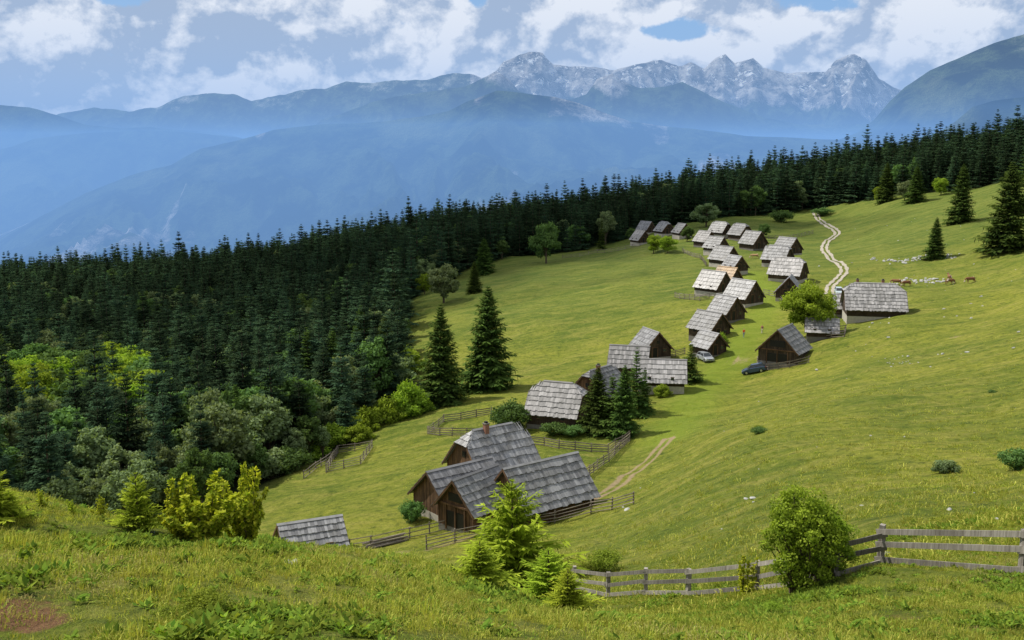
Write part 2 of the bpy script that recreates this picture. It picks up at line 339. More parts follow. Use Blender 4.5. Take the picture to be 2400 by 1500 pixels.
for (x,yv),p,z,a,b in zip(cand,cpx,cz_,nz,n2):
    if random.random()<.06: continue
    dprob=.05
    if p<900: dprob=np.interp(yv,[105,150,200,260,330,420],[.76,.58,.38,.24,.16,.05])
    if a>.22: dprob+=.3
    bright=(p<340 and 170<yv<260)
    if bright: dprob=.85
    edge=yv-fb(np.array([p]))[0]
    if random.random()<dprob:
        k=random.choice([4,5,6,7,7,6,4]) if not bright else random.choice([8,8,8,4]); s=random.uniform(.65,1.15)
        if edge<14 and p<900: s*=.62
        if bright: s*=1.2
    else:
        k=random.randrange(4); s=random.uniform(.7,1.25)*(1+.2*b)
        if random.random()<.15: s*=1.22
        if edge<10 and p<900: s*=.8
    pts.append((x,yv,z-.3)); rot.append((random.uniform(-.03,.03),random.uniform(-.03,.03),random.uniform(0,6.28))); wv=random.uniform(.85,1.2); scl.append((s*wv,s*wv,s)); idx.append(k)
print('forest trees',len(pts))
scatter('forest',pts,rot,scl,idx,protos)
SM=[spruce_mesh('big_spruce_a',18,4.3,21,38,12,8,M_sprM,irr=.4),spruce_mesh('big_spruce_b',18,5.1,22,36,12,8,M_sprM,irr=.45),spruce_mesh('slim_spruce',12,2.6,23,26,8,6,M_sprM,c0=.08,irr=.6)]
LIN=broad_mesh('linden',10,4.6,31,64,260,.36,M_decL,c0=.1,br=.27)
BR=[broad_mesh('round_tree',7,3.2,32,40,150,.36,M_decD,c0=.12),broad_mesh('round_tree_b',7,2.8,33,40,150,.34,M_decG,c0=.1),broad_mesh('round_tree_c',7,3.3,36,40,150,.34,M_decL,c0=.1)]
BU=[broad_mesh('bush_mesh_a',4,2.6,34,34,120,.3,M_decL,c0=.0,stems=3),broad_mesh('bush_mesh_b',4,2.8,35,34,120,.3,M_decD,c0=.0,stems=3),broad_mesh('bush_mesh_c',4,2.5,37,34,120,.3,M_decG,c0=.0,stems=3)]
def tree(name,me,base,px,py,hpx,wf=1.,ymin=60):
    g=G(px,py,ymin); hm=hpx/F*g.y*1.02; s=hm/base
    o=link(bpy.data.objects.new(name,me)); o.location=(g.x,g.y,g.z-.15); o.scale=(s*wf,s*wf,s); o.rotation_euler=(0,0,random.uniform(0,6)); return o
for a in [(0,1035,945,240,1.),(1,1145,912,248,1.),(0,905,925,190,1),(0,785,985,225,.9),(2,725,960,200,1),(0,1112,686,75,1.1),(0,2190,607,98,1.1),(0,2250,522,135,1.0),(1,2358,588,205,1.0),(2,2398,500,150,1.2),(0,2075,474,92,1.05),(0,2145,474,85,1.2),
          (2,1618,895,98,1.4),(2,1490,975,168,.9),(2,1510,965,110,.9),(1,1400,1012,160,1.),(1,1462,1024,178,.8),(2,1435,1018,150,1.3),(2,1410,585,70,.8),(0,1135,642,85,1.3),(2,470,1030,150,1.1),(0,640,1075,225,1.1),(1,560,1080,190,.9),(0,850,900,190,.9),(0,130,1010,140,1.1),(2,250,980,120,1.1)]:
    tree('spruce_tree',SM[a[0]],[18,18,12][a[0]],a[1],a[2],a[3],a[4])
tree('linden_tree',LIN,10,1893,792,138,1.05)
for a in [(1,1040,710,98,1.0),(0,1280,617,100,.85),(0,1350,586,62,1.1),(2,1532,594,48,1),(2,1565,593,44,1.1),(1,1655,532,60,1.4),(0,1610,566,38,1.),(2,995,690,55,.8),(1,2120,470,50,1),(2,2205,458,45,1.),(2,2060,474,40,1),(0,1478,566,34,1.),(0,1790,556,34,1.1)]:
    tree('broadleaf_tree',BR[a[0]],7,a[1],a[2],a[3],a[4])
for a in [(2,820,985,95,1.1),(0,910,990,65,1.2),(0,960,975,85,1.1),(0,860,1010,60,1.3),(0,780,1050,60,1.4),(0,720,1080,70,1.3),(1,670,1110,70,1.3),(0,1000,965,30,1.2),(0,840,1035,45,1.5),(2,640,1120,80,1.1),(0,950,880,70,1.2),
          (1,1205,1008,78,1.05),(1,1185,998,50,1.1),(1,1300,1020,35,1.6),(1,1345,1022,30,1.6),(0,1690,805,28,1.),(1,967,1220,58,.9),(0,1550,930,32,1.4),(1,1195,598,18,1.4),(1,1780,1015,20,1.6),(1,2390,1100,60,1.2),(2,2215,1108,40,1.4),(1,1830,520,30,1.5),(1,1930,505,20,2),(1,2325,920,10,2)]:
    tree('bush',BU[a[0]],4,a[1],a[2],a[3],a[4],40)
# ------------------------------------------------------------------ cabins
def board_plane(mb,O,e,s,nrm,la,rb,rows,bw,r,n_sub=1):
    for k in range(rows):
        v0=max(0,k/rows-.025); v1=(k+1)/rows+.0
        x=min(la(v0),la(v1))-r.random()*bw; end=max(rb(v0),rb(v1)); rowv=r.uniform(-.15,.15)
        while x<end:
            wv=bw*r.uniform(.7,1.25); a0=max(x,la(v0)); b0=min(x+wv-.015,rb(v0)); a1=max(x,la(v1)); b1=min(x+wv-.015,rb(v1)); x+=wv
            if b0-a0<.02 and b1-a1<.02: continue
            b0=max(b0,a0); b1=max(b1,a1); j=r.uniform(-.02,.02)*.7; lo=.14+r.uniform(-.02,.03); hi=.035+r.uniform(0,.01)
            vv=v0+j if k>0 else v0-abs(j)*2
            q=[O+e*a0+s*vv+nrm*lo,O+e*b0+s*vv+nrm*lo,O+e*b1+s*v1+nrm*hi,O+e*a1+s*v1+nrm*hi]
            q2=[p-nrm*.035 for p in q]
            mb.add(q+q2,((0,1,2,3),(7,6,5,4),(0,4,5,1),(1,5,6,2),(2,6,7,3),(3,7,4,0)),min(1,max(0,r.random()+rowv)))
CN=[0]
def cabin(px,py,W,L,wh,rh,yaw,hip=0.,chim=0,roof=None,wall=None,white=.0,y=None,ov=.5,rows=5,open_=False,name='log_cabin',lift=0,doors=True):
    CN[0]+=1; r=random.Random(CN[0]*13)
    g=G(px,py,60) if y is None else GD(px,y)
    print('cabin',px,py,'depth %.0f'%g.y)
    roof=roof or M_roof; wall=wall or M_wall
    E=bpy.data.objects.new(name,None); E.location=(g.x,g.y,g.z+.1+lift); E.rotation_euler=(0,0,math.radians(yaw)); E.empty_display_size=.5; link(E)
    w2=W/2; l2=L/2; h0=1-hip*.55 if hip else 1.
    mb=MB(); mb.box((0,0,-.7),(W+.12,L+.12,2.0+white*2),r.random()); 
    mb.obj('foundation',[M_stone if white else M_stoneD],E)
    zb=.3+white
    mb=MB()
    bw=.24
    def gz(x): 
        zt=wh+rh*(1-abs(x)/w2); return min(zt,wh+rh*h0) - .02
    for sy in(-1,1):
        x=-w2
        while x<w2-.02:
            x1=min(x+bw*r.uniform(.8,1.2),w2); pr=r.uniform(0,.025)
            ya=sy*l2; yb=sy*(l2+.03+pr)
            za=gz(x+.01); zc=gz(x1-.01)
            vs=[(x,ya,zb),(x1-.012,ya,zb),(x1-.012,ya,zc),(x,ya,za),(x,yb,zb),(x1-.012,yb,zb),(x1-.012,yb,zc),(x,yb,za)]
            mb.add(vs,((0,1,2,3),(7,6,5,4),(0,4,5,1),(1,5,6,2),(2,6,7,3),(3,7,4,0)),r.random()); x=x1
        pl=[(-w2,sy*(l2-.02),-.3),(w2,sy*(l2-.02),-.3),(w2,sy*(l2-.02),wh)]
        if h0<1: pl+=[(w2*(1-h0),sy*(l2-.02),wh+rh*h0),(-w2*(1-h0),sy*(l2-.02),wh+rh*h0)]
        else: pl+=[(0,sy*(l2-.02),wh+rh)]
        pl+=[(-w2,sy*(l2-.02),wh)]
        mb.add(pl,(tuple(range(len(pl))),),0)
    for sx in(-1,1):
        z=zb
        while z<wh-.02:
            z1=min(z+.26,wh); mb.box((sx*(w2+.0),0,(z+z1)/2),(.14,L+.2,z1-z-.03),r.random()); z=z1
        mb.quad((sx*(w2-.02),-l2,-.3),(sx*(w2-.02),l2,-.3),(sx*(w2-.02),l2,wh),(sx*(w2-.02),-l2,wh),0)
    mb.obj('walls',[wall],E)
    mb=MB(); k=(w2+ov)/w2; lr=l2+ov; dz=rh*(k-1)
    hl=hip*W*.28 if hip else 0
    for sx in(-1,1):
        O=Vector((sx*(w2+ov),-lr,wh-dz+.08)); s=Vector((-sx*(w2+ov),0,rh+dz)); e=Vector((0,1,0)); nn=e.cross(s).normalized()
        if nn.z<0: nn=-nn
        hv=(h0*rh+dz)/(rh+dz)
        la=lambda v:0 if v<hv or hip==0 else (v-hv)/(1-hv)*(hl+ov)
        rb=lambda v:2*lr-la(v)
        board_plane(mb,O,e,s,nn,la,rb,rows,.30,r)
        dk=[O,O+e*2*lr,O+e*rb(hv)+s*hv,O+e*rb(1)+s,O+e*la(1)+s,O+e*la(hv)+s*hv]
        mb.add([p for p in dk]+[p-nn*.06 for p in dk],((0,1,2,5),(2,3,4,5),(11,8,7,6),(11,10,9,8),(0,6,7,1),(0,5,11,6),(1,7,8,2)),.1)
    if hip:
        for sy in(-1,1):
            hv=h0; zz=wh+rh*h0; hw=(1-h0)*w2+.12
            O=Vector((-hw,sy*(lr+.0),zz-.02)); e=Vector((1,0,0)); s=Vector((0,-sy*(hl+ov),wh+rh-zz+.1)); nn=e.cross(s).normalized()
            if nn.z<0: nn=-nn
            la=lambda v:hw*v; rb=lambda v:2*hw-hw*v
            board_plane(mb,O,e,s,nn,la,rb,max(2,int(rows*.5)),.28,r)
            mb.add((O,O+e*2*hw,O+e*hw+s),((0,1,2),),.1)
    rl=lr-(hl+ov if hip else 0)
    for sx in(-1,1):
        mb.box((sx*.1,0,wh+rh+.13),(.26,rl*2+.1,.04),r.random(),0,Matrix.Rotation(sx*.6,3,'Y'))
    mb.obj('shingle_roof',[roof],E)
    mb=MB()
    for sy in(-1,1):
        for sx in(-1,1):
            a=Vector((sx*(w2+ov),sy*(lr+.02),wh-dz)); b=Vector((0,sy*(lr+.02),wh+rh)); 
            if hip: b=a.lerp(b,(h0*rh+dz)/(rh+dz))
            mb.beam(a,b,.05,.2,r.random())
    mb.obj('barge_boards',[M_wallB],E)
    if doors:
        mb=MB(); fy=-(l2+.075)
        if open_:
            mb.box((0,fy,zb+wh*.33),(W*.55,.05,wh*.6),.5,1); mb.box((0,fy,wh+rh*.32),(W*.4,.05,rh*.32),.5,1)
            for xx in(-.28,0,.28): mb.box((xx*W,fy-.06,wh*.5),(.16,.1,wh),.4)
            mb.box((0,fy-.08,wh+.02),(W*.9,.12,.18),.6)
        else:
            mb.box((-W*.12,fy,zb+.95),(.95,.05,1.9),.2,1); mb.box((-W*.12,fy-.03,zb+1.93),(1.2,.08,.12),.7); mb.box((-W*.12-.53,fy-.03,zb+.95),(.12,.08,1.9),.7); mb.box((-W*.12+.53,fy-.03,zb+.95),(.12,.08,1.9),.7)
            mb.box((W*.26,fy,zb+1.3),(.55,.05,.6),.5,2); mb.box((W*.26,fy-.03,zb+1.63),(.75,.06,.08),.9); mb.box((W*.26,fy-.03,zb+.97),(.75,.06,.08),.9)
            mb.box((0,fy,wh+rh*.38),(.6,.05,.6),.5,1)
        for sx in(-1,1):
            for q in(-.25,.25):
                mb.box((sx*(w2+.085),L*q,zb+1.2),(.05,.5,.5),.5,2); mb.box((sx*(w2+.1),L*q,zb+1.5),(.06,.7,.07),.9); mb.box((sx*(w2+.1),L*q,zb+.9),(.06,.7,.07),.9)
        mb.obj('door_and_windows',[M_wallB,M_dark,M_glass],E)
    for i in range(chim):
        mb=MB(); cy=(-.15 if i==0 else .3)*L; mb.box((.35,cy,wh+rh),(.5,.5,1.3),.5); mb.box((.35,cy,wh+rh+.7),(.62,.62,.1),.5,1); mb.box((.35,cy,wh+rh+.84),(.3,.3,.18),.5,2)
        mb.obj('chimney',[M_brick,M_stoneD,M_dark],E)
    return E
cabin(1268,1207,6.0,8.2,2.3,3.1,-54,wall=M_wallB,rows=6,name='timber_barn')
cabin(1078,1195,6.0,7.0,1.9,2.7,-52,rows=5,name='timber_barn',doors=False,white=.2,wall=M_wallB)
cabin(1115,1228,4.4,5.5,2.5,2.5,-40,rows=5,name='timber_barn',open_=True,wall=M_wallB)
cabin(1155,1135,6.6,7.4,2.6,3.8,-54,hip=.6,chim=1,wall=M_wallB,rows=6)
cabin(703,0,4.2,5.0,1.6,1.7,-66,y=88,rows=5,lift=-.2)
cabin(1308,990,7.0,7.0,2.2,3.6,70,hip=.7,roof=M_roofL,rows=7)
cabin(1405,948,6,6.5,2.3,3.3,-40,hip=.4,chim=1,wall=M_wallB,rows=6,white=.3)
cabin(1548,914,6.4,7.2,2.2,2.7,82,roof=M_roofL,white=1.,rows=5)
cabin(1475,878,6.0,6.2,2.2,2.9,76,roof=M_roofL,rows=5)
cabin(1525,838,5.3,5.6,2.3,2.9,20,rows=5,white=.2)
cabin(1662,792,5.4,5.6,2.3,2.8,36,rows=5)
cabin(1662,832,4.2,4.2,2.0,2.2,30,rows=4)
cabin(1836,846,6.5,6.8,2.4,3.4,-33,rows=6,open_=True)
cabin(1925,790,4.6,5,1.4,1.8,75,rows=4,roof=M_roofL)
cabin(2045,745,8.6,10.4,2.4,4.2,78,hip=.6,chim=2,rows=8,white=.5,roof=M_roofL)
cabin(1985,738,5,5,1.8,2.2,78,rows=4,roof=M_roofL)
for a in [(1702,750,5.0,5.2,32,0,None),(1742,714,5.8,6.0,36,0,None),(1672,690,6.0,6.4,40,0,M_roofL),(1704,674,5,5,42,0,M_roofY),(1850,702,5.4,6,-20,0,None),(1846,658,6.2,7.6,55,.5,M_roofL),(1822,622,5.6,6.4,50,.4,None),
          (1845,598,5.3,6.2,30,0,None),(1765,584,5.8,5.8,32,0,None),(1722,642,4.6,4.6,26,0,None),(1697,622,5.6,6.0,34,0,None),(1678,594,5.0,5.4,36,0,None),(1652,578,4.8,5.2,30,0,M_roofL),(1688,556,5.2,5.6,40,.4,None),(1735,562,5.4,5.6,30,.4,None),
          (1501,574,5.0,5.2,26,0,M_roofL),(1514,548,4.6,5.2,38,0,None),(1557,553,5.0,5.2,24,.4,None),(1598,557,4.6,4.8,20,0,None),(1438,555,4.4,4.6,34,0,None),(1382,560,4.8,4.8,28,0,None)]:
    cabin(a[0],a[1],a[2],a[3],2.0,a[2]*.58,a[4],hip=a[5],roof=a[6],rows=5,white=random.choice([0,.3,.6]),ov=.4)
# ------------------------------------------------------------------ fences
def fence(pix,rails=3,h=1.15,sp=2.6,mat=None,ymin=20,plank=True,pw=.13):
    P_=[G(p[0],p[1],ymin) for p in pix]; mb=MB(); mat=mat or M_fenceD; posts=[]
    for a,b in zip(P_[:-1],P_[1:]):
        L=(b-a).length; k=max(1,round(L/sp))
        for i in range(k): 
            q=a.lerp(b,i/k); posts.append(Vector((q.x,q.y,float(H(q.x,q.y)))))
    posts.append(P_[-1])
    for p in posts:
        t=Vector((random.uniform(-.05,.05),random.uniform(-.05,.05),0)); hh=h*random.uniform(1.0,1.12)
        if pw>.15: mb.beam(p-Vector((0,0,.35)),p+t*.6+Vector((0,0,hh)),.17,.15,random.random())
        else: mb.cone(p-Vector((0,0,.35)),p+t+Vector((0,0,hh)),.075,.062,6,random.random())
    for a,b in zip(posts[:-1],posts[1:]):
        d=(b-a).normalized(); nn=Vector((-d.y,d.x,0)).normalized()*(.085 if pw<.15 else .11)
        if nn.y>0: nn=-nn
        for j in range(rails):
            z=h*(.16+.78*j/(rails-1)); u=Vector((0,0,z)); e1=Vector((0,0,random.uniform(-.06,.06))); e2=Vector((0,0,random.uniform(-.06,.06)))
            if plank: mb.beam(a+u+nn+e1-d*.12,b+u+nn+e2+d*.12,.035,pw,random.random())
            else: mb.cone(a+u+nn+e1-d*.15,b+u+nn+e2+d*.15,.05,.04,5,random.random())
    return mb.obj('wooden_fence',[mat])
fence([(2520,1352),(2395,1347),(2062,1327)],3,1.27,4.2,M_fence,14,pw=.17)
fence([(2062,1327),(1960,1352),(1775,1388),(1612,1397),(1425,1400),(1345,1385)],3,1.15,3.2,M_fence,14,pw=.16)
fence([(1485,1182),(1385,1203),(1300,1226),(1220,1238),(1130,1258),(1000,1288)],4,1.2,2.6,ymin=50,plank=False)
fence([(1052,1240),(960,1262),(870,1282),(820,1290)],3,1.1,2.6,ymin=50,plank=False)
fence([(1152,972),(1080,985),(1040,990),(1003,1018),(1060,1022),(1130,1024),(1210,1034),(1310,1052),(1425,1062),(1475,1030)],4,1.2,2.4,ymin=60)
fence([(1372,1122),(1400,1100),(1440,1068),(1475,1035)],4,1.2,2.4,ymin=60)
fence([(765,1108),(845,1088),(872,1050),(792,1062),(765,1108)],4,1.2,2.4,ymin=60,plank=False)
fence([(712,1122),(740,1100),(765,1085),(792,1062)],3,1.1,2.4,ymin=60,plank=False)
fence([(1318,606),(1400,592),(1500,578)],3,1.2,3,ymin=60)
fence([(1582,697),(1640,705),(1662,700)],4,1.3,2.4,ymin=60)
fence([(1560,838),(1605,830)],4,1.2,2.4,ymin=60); fence([(1600,590),(1640,605),(1655,625)],4,1.2,2.4,ymin=60)
fence([(1775,850),(1800,868),(1850,862),(1895,850)],3,1.1,2.4,ymin=60); fence([(1960,778),(1982,775),(1978,790),(1890,800)],3,1.1,2.4,ymin=60)
fence([(1790,690),(1815,695),(1835,715)],3,1.2,2.4,ymin=60); fence([(1800,560),(1850,560),(1905,548)],3,1.2,3,ymin=60)
mb=MB(); g=G(905,1275,50)
for i in range(14):
    a=random.uniform(-.1,.1); o_=Vector((random.uniform(-.5,.5),random.uniform(-.6,.6),.1+.12*(i//4)))
    mb.cone(g+o_+Vector((-1.6,-.9+a,0)),g+o_+Vector((1.6,.9-a,0.1)),.09,.07,6,random.random())
mb.obj('log_pile',[M_fenceD])
# ------------------------------------------------------------------ rocks
def rockmesh(seed):
    import bmesh
    bm=bmesh.new(); bmesh.ops.create_icosphere(bm,subdivisions=2,radius=.5); r=random.Random(seed)
    pl=[(rv(r),r.uniform(.25,.42)) for _ in range(9)]
    for v in bm.verts:
        for nn,d in pl:
            k=v.co.dot(nn)-d
            if k>0: v.co-=nn*k
        v.co.z*=.75
    me=bpy.data.meshes.new('rock'); bm.to_mesh(me); bm.free(); me.materials.append(M_rock); return me
RK=[rockmesh(i) for i in range(5)]
pts=[];rot=[];scl=[];idx=[]
def addrock(px,py,s,ymin=30):
    g=G(px,py,ymin); pts.append(tuple(g+Vector((0,0,s*.05)))); rot.append((random.uniform(-.3,.3),random.uniform(-.3,.3),random.uniform(0,6))); scl.append((s*random.uniform(.8,1.4),s,s*random.uniform(.6,1))); idx.append(random.randrange(5))
for i in range(90): t=random.random(); addrock(2045+205*t+random.gauss(0,4),606+6*math.sin(t*6)+random.gauss(0,3),random.uniform(.4,1.1),120)
for i in range(50): addrock(2100+115*random.random(),659+random.gauss(0,3.5),random.uniform(.4,1.1),120)
for i in range(80): addrock(random.uniform(1900,2400),random.uniform(470,860),abs(random.gauss(0,.25))+.2,100)
for i in range(22): addrock(random.uniform(1500,2400),random.uniform(800,1300),abs(random.gauss(0,.12))+.1)
for i in range(22): addrock(random.gauss(2105,25),random.gauss(845,7),random.uniform(.15,.4))
for q in [(1765,1168,.5),(1750,1170,.4),(1380,1140,.6),(1915,868,.7),(2080,1300,.3),(680,1320,.22),(690,1322,.18),(1545,1452,.3),(1150,1290,.5),(1470,1195,.6),(1460,1190,.4)]: addrock(q[0],q[1],q[2],12)
scatter('limestone_rocks',pts,rot,scl,idx,RK)
# ------------------------------------------------------------------ cars
def wheel(mb,cn,r,wd):
    cn=Vector(cn); s=Vector((0,wd/2,0)); mb.cone(cn-s,cn+s,r,r,18,.3,2); sd=1 if cn.y>0 else -1; mb.cone(cn+s*sd,cn+s*sd*1.06,r*.62,r*.58,14,.8,3)
def car(px,py,paint,yaw,L=4.1,ymin=60):
    g=G(px,py,ymin); E=link(bpy.data.objects.new('parked_car',None)); E.location=g+Vector((0,0,.05)); E.empty_display_size=.3
    a=H(g.x+math.cos(yaw)*1.3,g.y+math.sin(yaw)*1.3)-H(g.x-math.cos(yaw)*1.3,g.y-math.sin(yaw)*1.3); E.rotation_euler=(0,-math.atan2(float(a),2.6),yaw)
    P_=simple('car_paint',paint,.25,.03,1,.3,.6)
    import bmesh
    k=L/4.1; prof=[(-2.03,.30),(-2.05,.62),(-1.98,.92),(-1.2,1.0),(.75,.98),(1.55,.86),(2.0,.70),(2.05,.45),(2.0,.28),(1.65,.26),(1.55,.5),(1.25,.62),(.95,.5),(.85,.24),(-.85,.24),(-.95,.5),(-1.25,.62),(-1.55,.5),(-1.65,.26)]
    bm=bmesh.new(); A=[bm.verts.new((x*k,-.84,z)) for x,z in prof]; B=[bm.verts.new((x*k,.84,z)) for x,z in prof]
    bm.faces.new(A); bm.faces.new(B[::-1]); nP=len(prof)
    for i in range(nP): bm.faces.new((A[i],B[i],B[(i+1)%nP],A[(i+1)%nP]))
    bmesh.ops.recalc_face_normals(bm,faces=bm.faces); me=bpy.data.meshes.new('body'); bm.to_mesh(me); bm.free(); me.materials.append(P_)
    o=link(bpy.data.objects.new('body',me),E); bv=o.modifiers.new('b','BEVEL'); bv.width=.07; bv.segments=3; bv.limit_method='ANGLE'
    mb=MB(); lo=[(-1.95,.96),(1.0,.96)]; hi=[(-1.55,1.42),(.25,1.44)]
    vs=[(lo[0][0]*k,-.76,.96),(lo[1][0]*k,-.76,.96),(lo[1][0]*k,.76,.96),(lo[0][0]*k,.76,.96),(hi[0][0]*k,-.6,1.42),(hi[1][0]*k,-.6,1.44),(hi[1][0]*k,.6,1.44),(hi[0][0]*k,.6,1.42)]
    mb.add(vs,((0,1,5,4),(1,2,6,5),(2,3,7,6),(3,0,4,7),(4,5,6,7)),.5); mb.obj('windows',[M_glass],E)
    mb=MB(); mb.box((-.65*k,0,1.455),(1.86*k,1.24,.05),.5)
    for sy in(-1,1):
        for x0,x1 in((1.0,.25),(-.35,-.45),(-1.95,-1.55)): mb.beam((x0*k,sy*.77,.96),(x1*k,sy*.61,1.44),.05,.08)
    mb.obj('roof_and_pillars',[P_],E)
    mb=MB()
    for x in(-1.25,1.25):
        for sy in(-1,1): wheel(mb,(x*k,sy*.76,.31),.31,.2)
    mb.box((2.04*k,.0,.6),(.05,.7,.12),.1,2)
    for sy in(-1,1): mb.box((1.98*k,sy*.6,.66),(.1,.3,.14),.9,3); mb.box((-2.03*k,sy*.66,.78),(.06,.22,.2),.9,1); mb.box((.65*k,sy*.93,1.0),(.12,.18,.12),.9,0)
    mb.obj('wheels_and_lamps',[P_,simple('tail_lamp',(.35,.01,.01),.3),simple('tyre',(.02,.02,.02),.8),simple('alloy',(.5,.5,.5),.3,.05,1,.8)],E)
car(1768,874,(.05,.085,.15),math.radians(165)); car(1653,846,(.40,.42,.45),math.radians(-75)); car(1966,690,(.55,.64,.66),math.radians(-100))
# ------------------------------------------------------------------ people and cows
def skin(name,pts_,edges,mat,sub=2,parent=None,root=0):
    me=bpy.data.meshes.new(name); me.from_pydata([p[:3] for p in pts_],edges,[]); o=link(bpy.data.objects.new(name,me),parent); me.materials.append(mat)
    m=o.modifiers.new('skin','SKIN'); m.use_smooth_shade=True
    for i,p in enumerate(pts_):
        rr=p[3] if isinstance(p[3],tuple) else (p[3],p[3]); me.skin_vertices[0].data[i].radius=rr; me.skin_vertices[0].data[i].use_root=(i==root)
    s=o.modifiers.new('sub','SUBSURF'); s.levels=1; s.render_levels=sub; return o
M_skin=simple('skin',(.5,.3,.2),.6,.1)
def person(px,py,shirt,trous,yaw,ymin=60):
    g=G(px,py,ymin); E=link(bpy.data.objects.new('hiker',None)); E.location=g; E.rotation_euler=(0,0,yaw); E.empty_display_size=.3
    skin('trousers',[(0,0,.93,(.15,.11)),(-.09,0,.86,.09),(-.10,-.12,.48,.065),(-.10,-.16,.1,.05),(-.1,-.28,.04,.04),(.09,0,.86,.09),(.1,.04,.48,.065),(.1,.24,.12,.05),(.1,.14,.04,.04)],[(0,1),(1,2),(2,3),(3,4),(0,5),(5,6),(6,7),(7,8)],simple('trousers',trous),2,E)
    skin('shirt',[(0,0,.95,(.15,.1)),(0,0,1.15,(.14,.1)),(0,-.01,1.38,(.17,.11)),(0,0,1.48,.07),(-.19,0,1.42,.06),(-.24,.06,1.16,.045),(.19,0,1.42,.06),(.24,-.06,1.16,.045)],[(0,1),(1,2),(2,3),(2,4),(4,5),(2,6),(6,7)],simple('shirt',shirt),2,E)
    skin('head_and_arms',[(0,0,1.46,.05),(0,-.01,1.56,.07),(0,-.02,1.66,(.078,.095)),(0,-.02,1.74,.06)],[(0,1),(1,2),(2,3)],M_skin,2,E)
    for sx,yy in((-1,1),(1,-1)):
        hp=[(sx*.24,yy*.06,1.17,.04),(sx*.25,-.02+yy*.03,.95,.032),(sx*.25,-.05+yy*.03,.86,.03)]; ed=[(0,1),(1,2)]
        for k in range(4): hp.append((sx*(.25),-.085+yy*.03+k*.02,.77+.008*abs(k-1),.009)); ed.append((2,3+k))
        hp.append((sx*.22,-.1+yy*.03,.83,.01)); ed.append((2,7)); skin('arm',hp,ed,M_skin,1,E)
    skin('hair',[(0,.03,1.70,.07),(0,.0,1.76,.07)],[(0,1)],simple('hair',(.06,.035,.02)),2,E)
    skin('backpack',[(0,.17,1.1,(.13,.08)),(0,.18,1.38,(.12,.07))],[(0,1)],simple('backpack_cloth',(.1,.1,.12)),1,E)
    mb=MB(); mb.box((0,-.118,1.66),(.025,.04,.04),.5); mb.obj('nose',[M_skin],E)
person(1743,791,(.75,.07,.03),(.18,.22,.35),math.radians(20)); person(1786,782,(.45,.12,.1),(.55,.5,.42),math.radians(160))
def cow(px,py,yaw,graze=True,col=(.20,.09,.045),s=1.,ymin=100):
    g=G(px,py,ymin); m,T=newmat('cow_hide'); tc=T.n('ShaderNodeTexCoord'); nn=T.noise(tc.outputs['Object'],1.3,3); pbr(T,T.mix(T.mr(nn,.56,.6),col,(.6,.52,.42)),.8)
    E=link(bpy.data.objects.new('cow',None)); E.location=g; E.rotation_euler=(0,0,yaw); E.scale=(s,s,s); E.empty_display_size=.3
    hd=[(1.25,0,1.05,.17),(1.45,0,.62,.13),(1.55,0,.35,.14),(1.68,0,.14,.09)] if graze else [(1.25,0,1.35,.17),(1.5,0,1.55,.13),(1.68,0,1.52,.14),(1.95,0,1.35,.09)]
    P_=[(-.85,0,1.12,(.27,.29)),(-.35,0,1.0,(.36,.36)),(.3,0,.98,(.37,.38)),(.85,0,1.05,(.28,.33))]+hd
    E_=[(0,1),(1,2),(2,3),(3,4),(4,5),(5,6),(6,7)]
    skin('body_and_head',P_,E_,m,2,E,1)
    for sy in(-1,1):
        skin('hind_leg',[(-.85,sy*.18,1.0,.2),(-.70,sy*.2,.72,.12),(-.98,sy*.2,.46,.06),(-.9,sy*.2,.08,.05),(-.86,sy*.2,.03,.06)],[(0,1),(1,2),(2,3),(3,4)],m,2,E)
        skin('front_leg',[(.75,sy*.17,.9,.16),(.72,sy*.18,.6,.09),(.76,sy*.18,.38,.06),(.74,sy*.18,.08,.045),(.77,sy*.18,.03,.06)],[(0,1),(1,2),(2,3),(3,4)],m,2,E)
        h=Vector(hd[2][:3]); mb=MB(); mb.cone(h+Vector((-.02,sy*.08,.1)),h+Vector((.02,sy*.24,.22)),.03,.008,6); mb.obj('horn',[M_stone],E)
        mb=MB(); mb.leaf(h+Vector((-.06,sy*.1,.04)),Vector((-.2,sy,-.1)).normalized(),Vector((1,0,0)),.22,.12); mb.obj('ear',[m],E)
    skin('tail',[(-1.08,0,1.2,.04),(-1.2,0,.9,.025),(-1.2,0,.45,.035)],[(0,1),(1,2)],m,1,E); mb=MB(); mb.cone((-.45,0,.75),(-.45,0,.58),.16,.1,8); mb.obj('udder',[M_skin],E)
cow(2275,663,math.radians(190)); cow(2225,658,math.radians(80),False); cow(2225,667,math.radians(20)); cow(2102,668,math.radians(150)); cow(2125,671,math.radians(200)); cow(1770,606,math.radians(160),True,(.4,.25,.13))
# ------------------------------------------------------------------ foreground plants
YS=[spruce_mesh('young_spruce_a',2.7,1.25,51,20,9,12,M_sprY,c0=.0,wk=.24,up=.22,irr=.9),spruce_mesh('young_spruce_b',1.5,.62,52,15,9,9,M_sprY,c0=.0,wk=.26,up=.3,irr=.8)]
def plant(name,me,base,px,py,hpx,wf=1.,ymin=11):
    g=G(px,py,ymin); s=hpx/F*g.y/base; o=link(bpy.data.objects.new(name,me)); o.location=g-Vector((0,0,.05)); o.scale=(s*wf,s*wf,s); o.rotation_euler=(0,0,random.uniform(0,6)); print(name,px,'depth %.1f h %.1f'%(g.y,s*base)); return o
plant('young_spruce_tree',YS[0],2.7,1200,1378,285,1.0); plant('young_spruce_tree',YS[1],1.5,1125,1368,120,1.5); plant('young_spruce_tree',YS[1],1.5,1285,1425,160,1.4); plant('young_spruce_tree',YS[1],1.5,1330,1440,130,1.3)
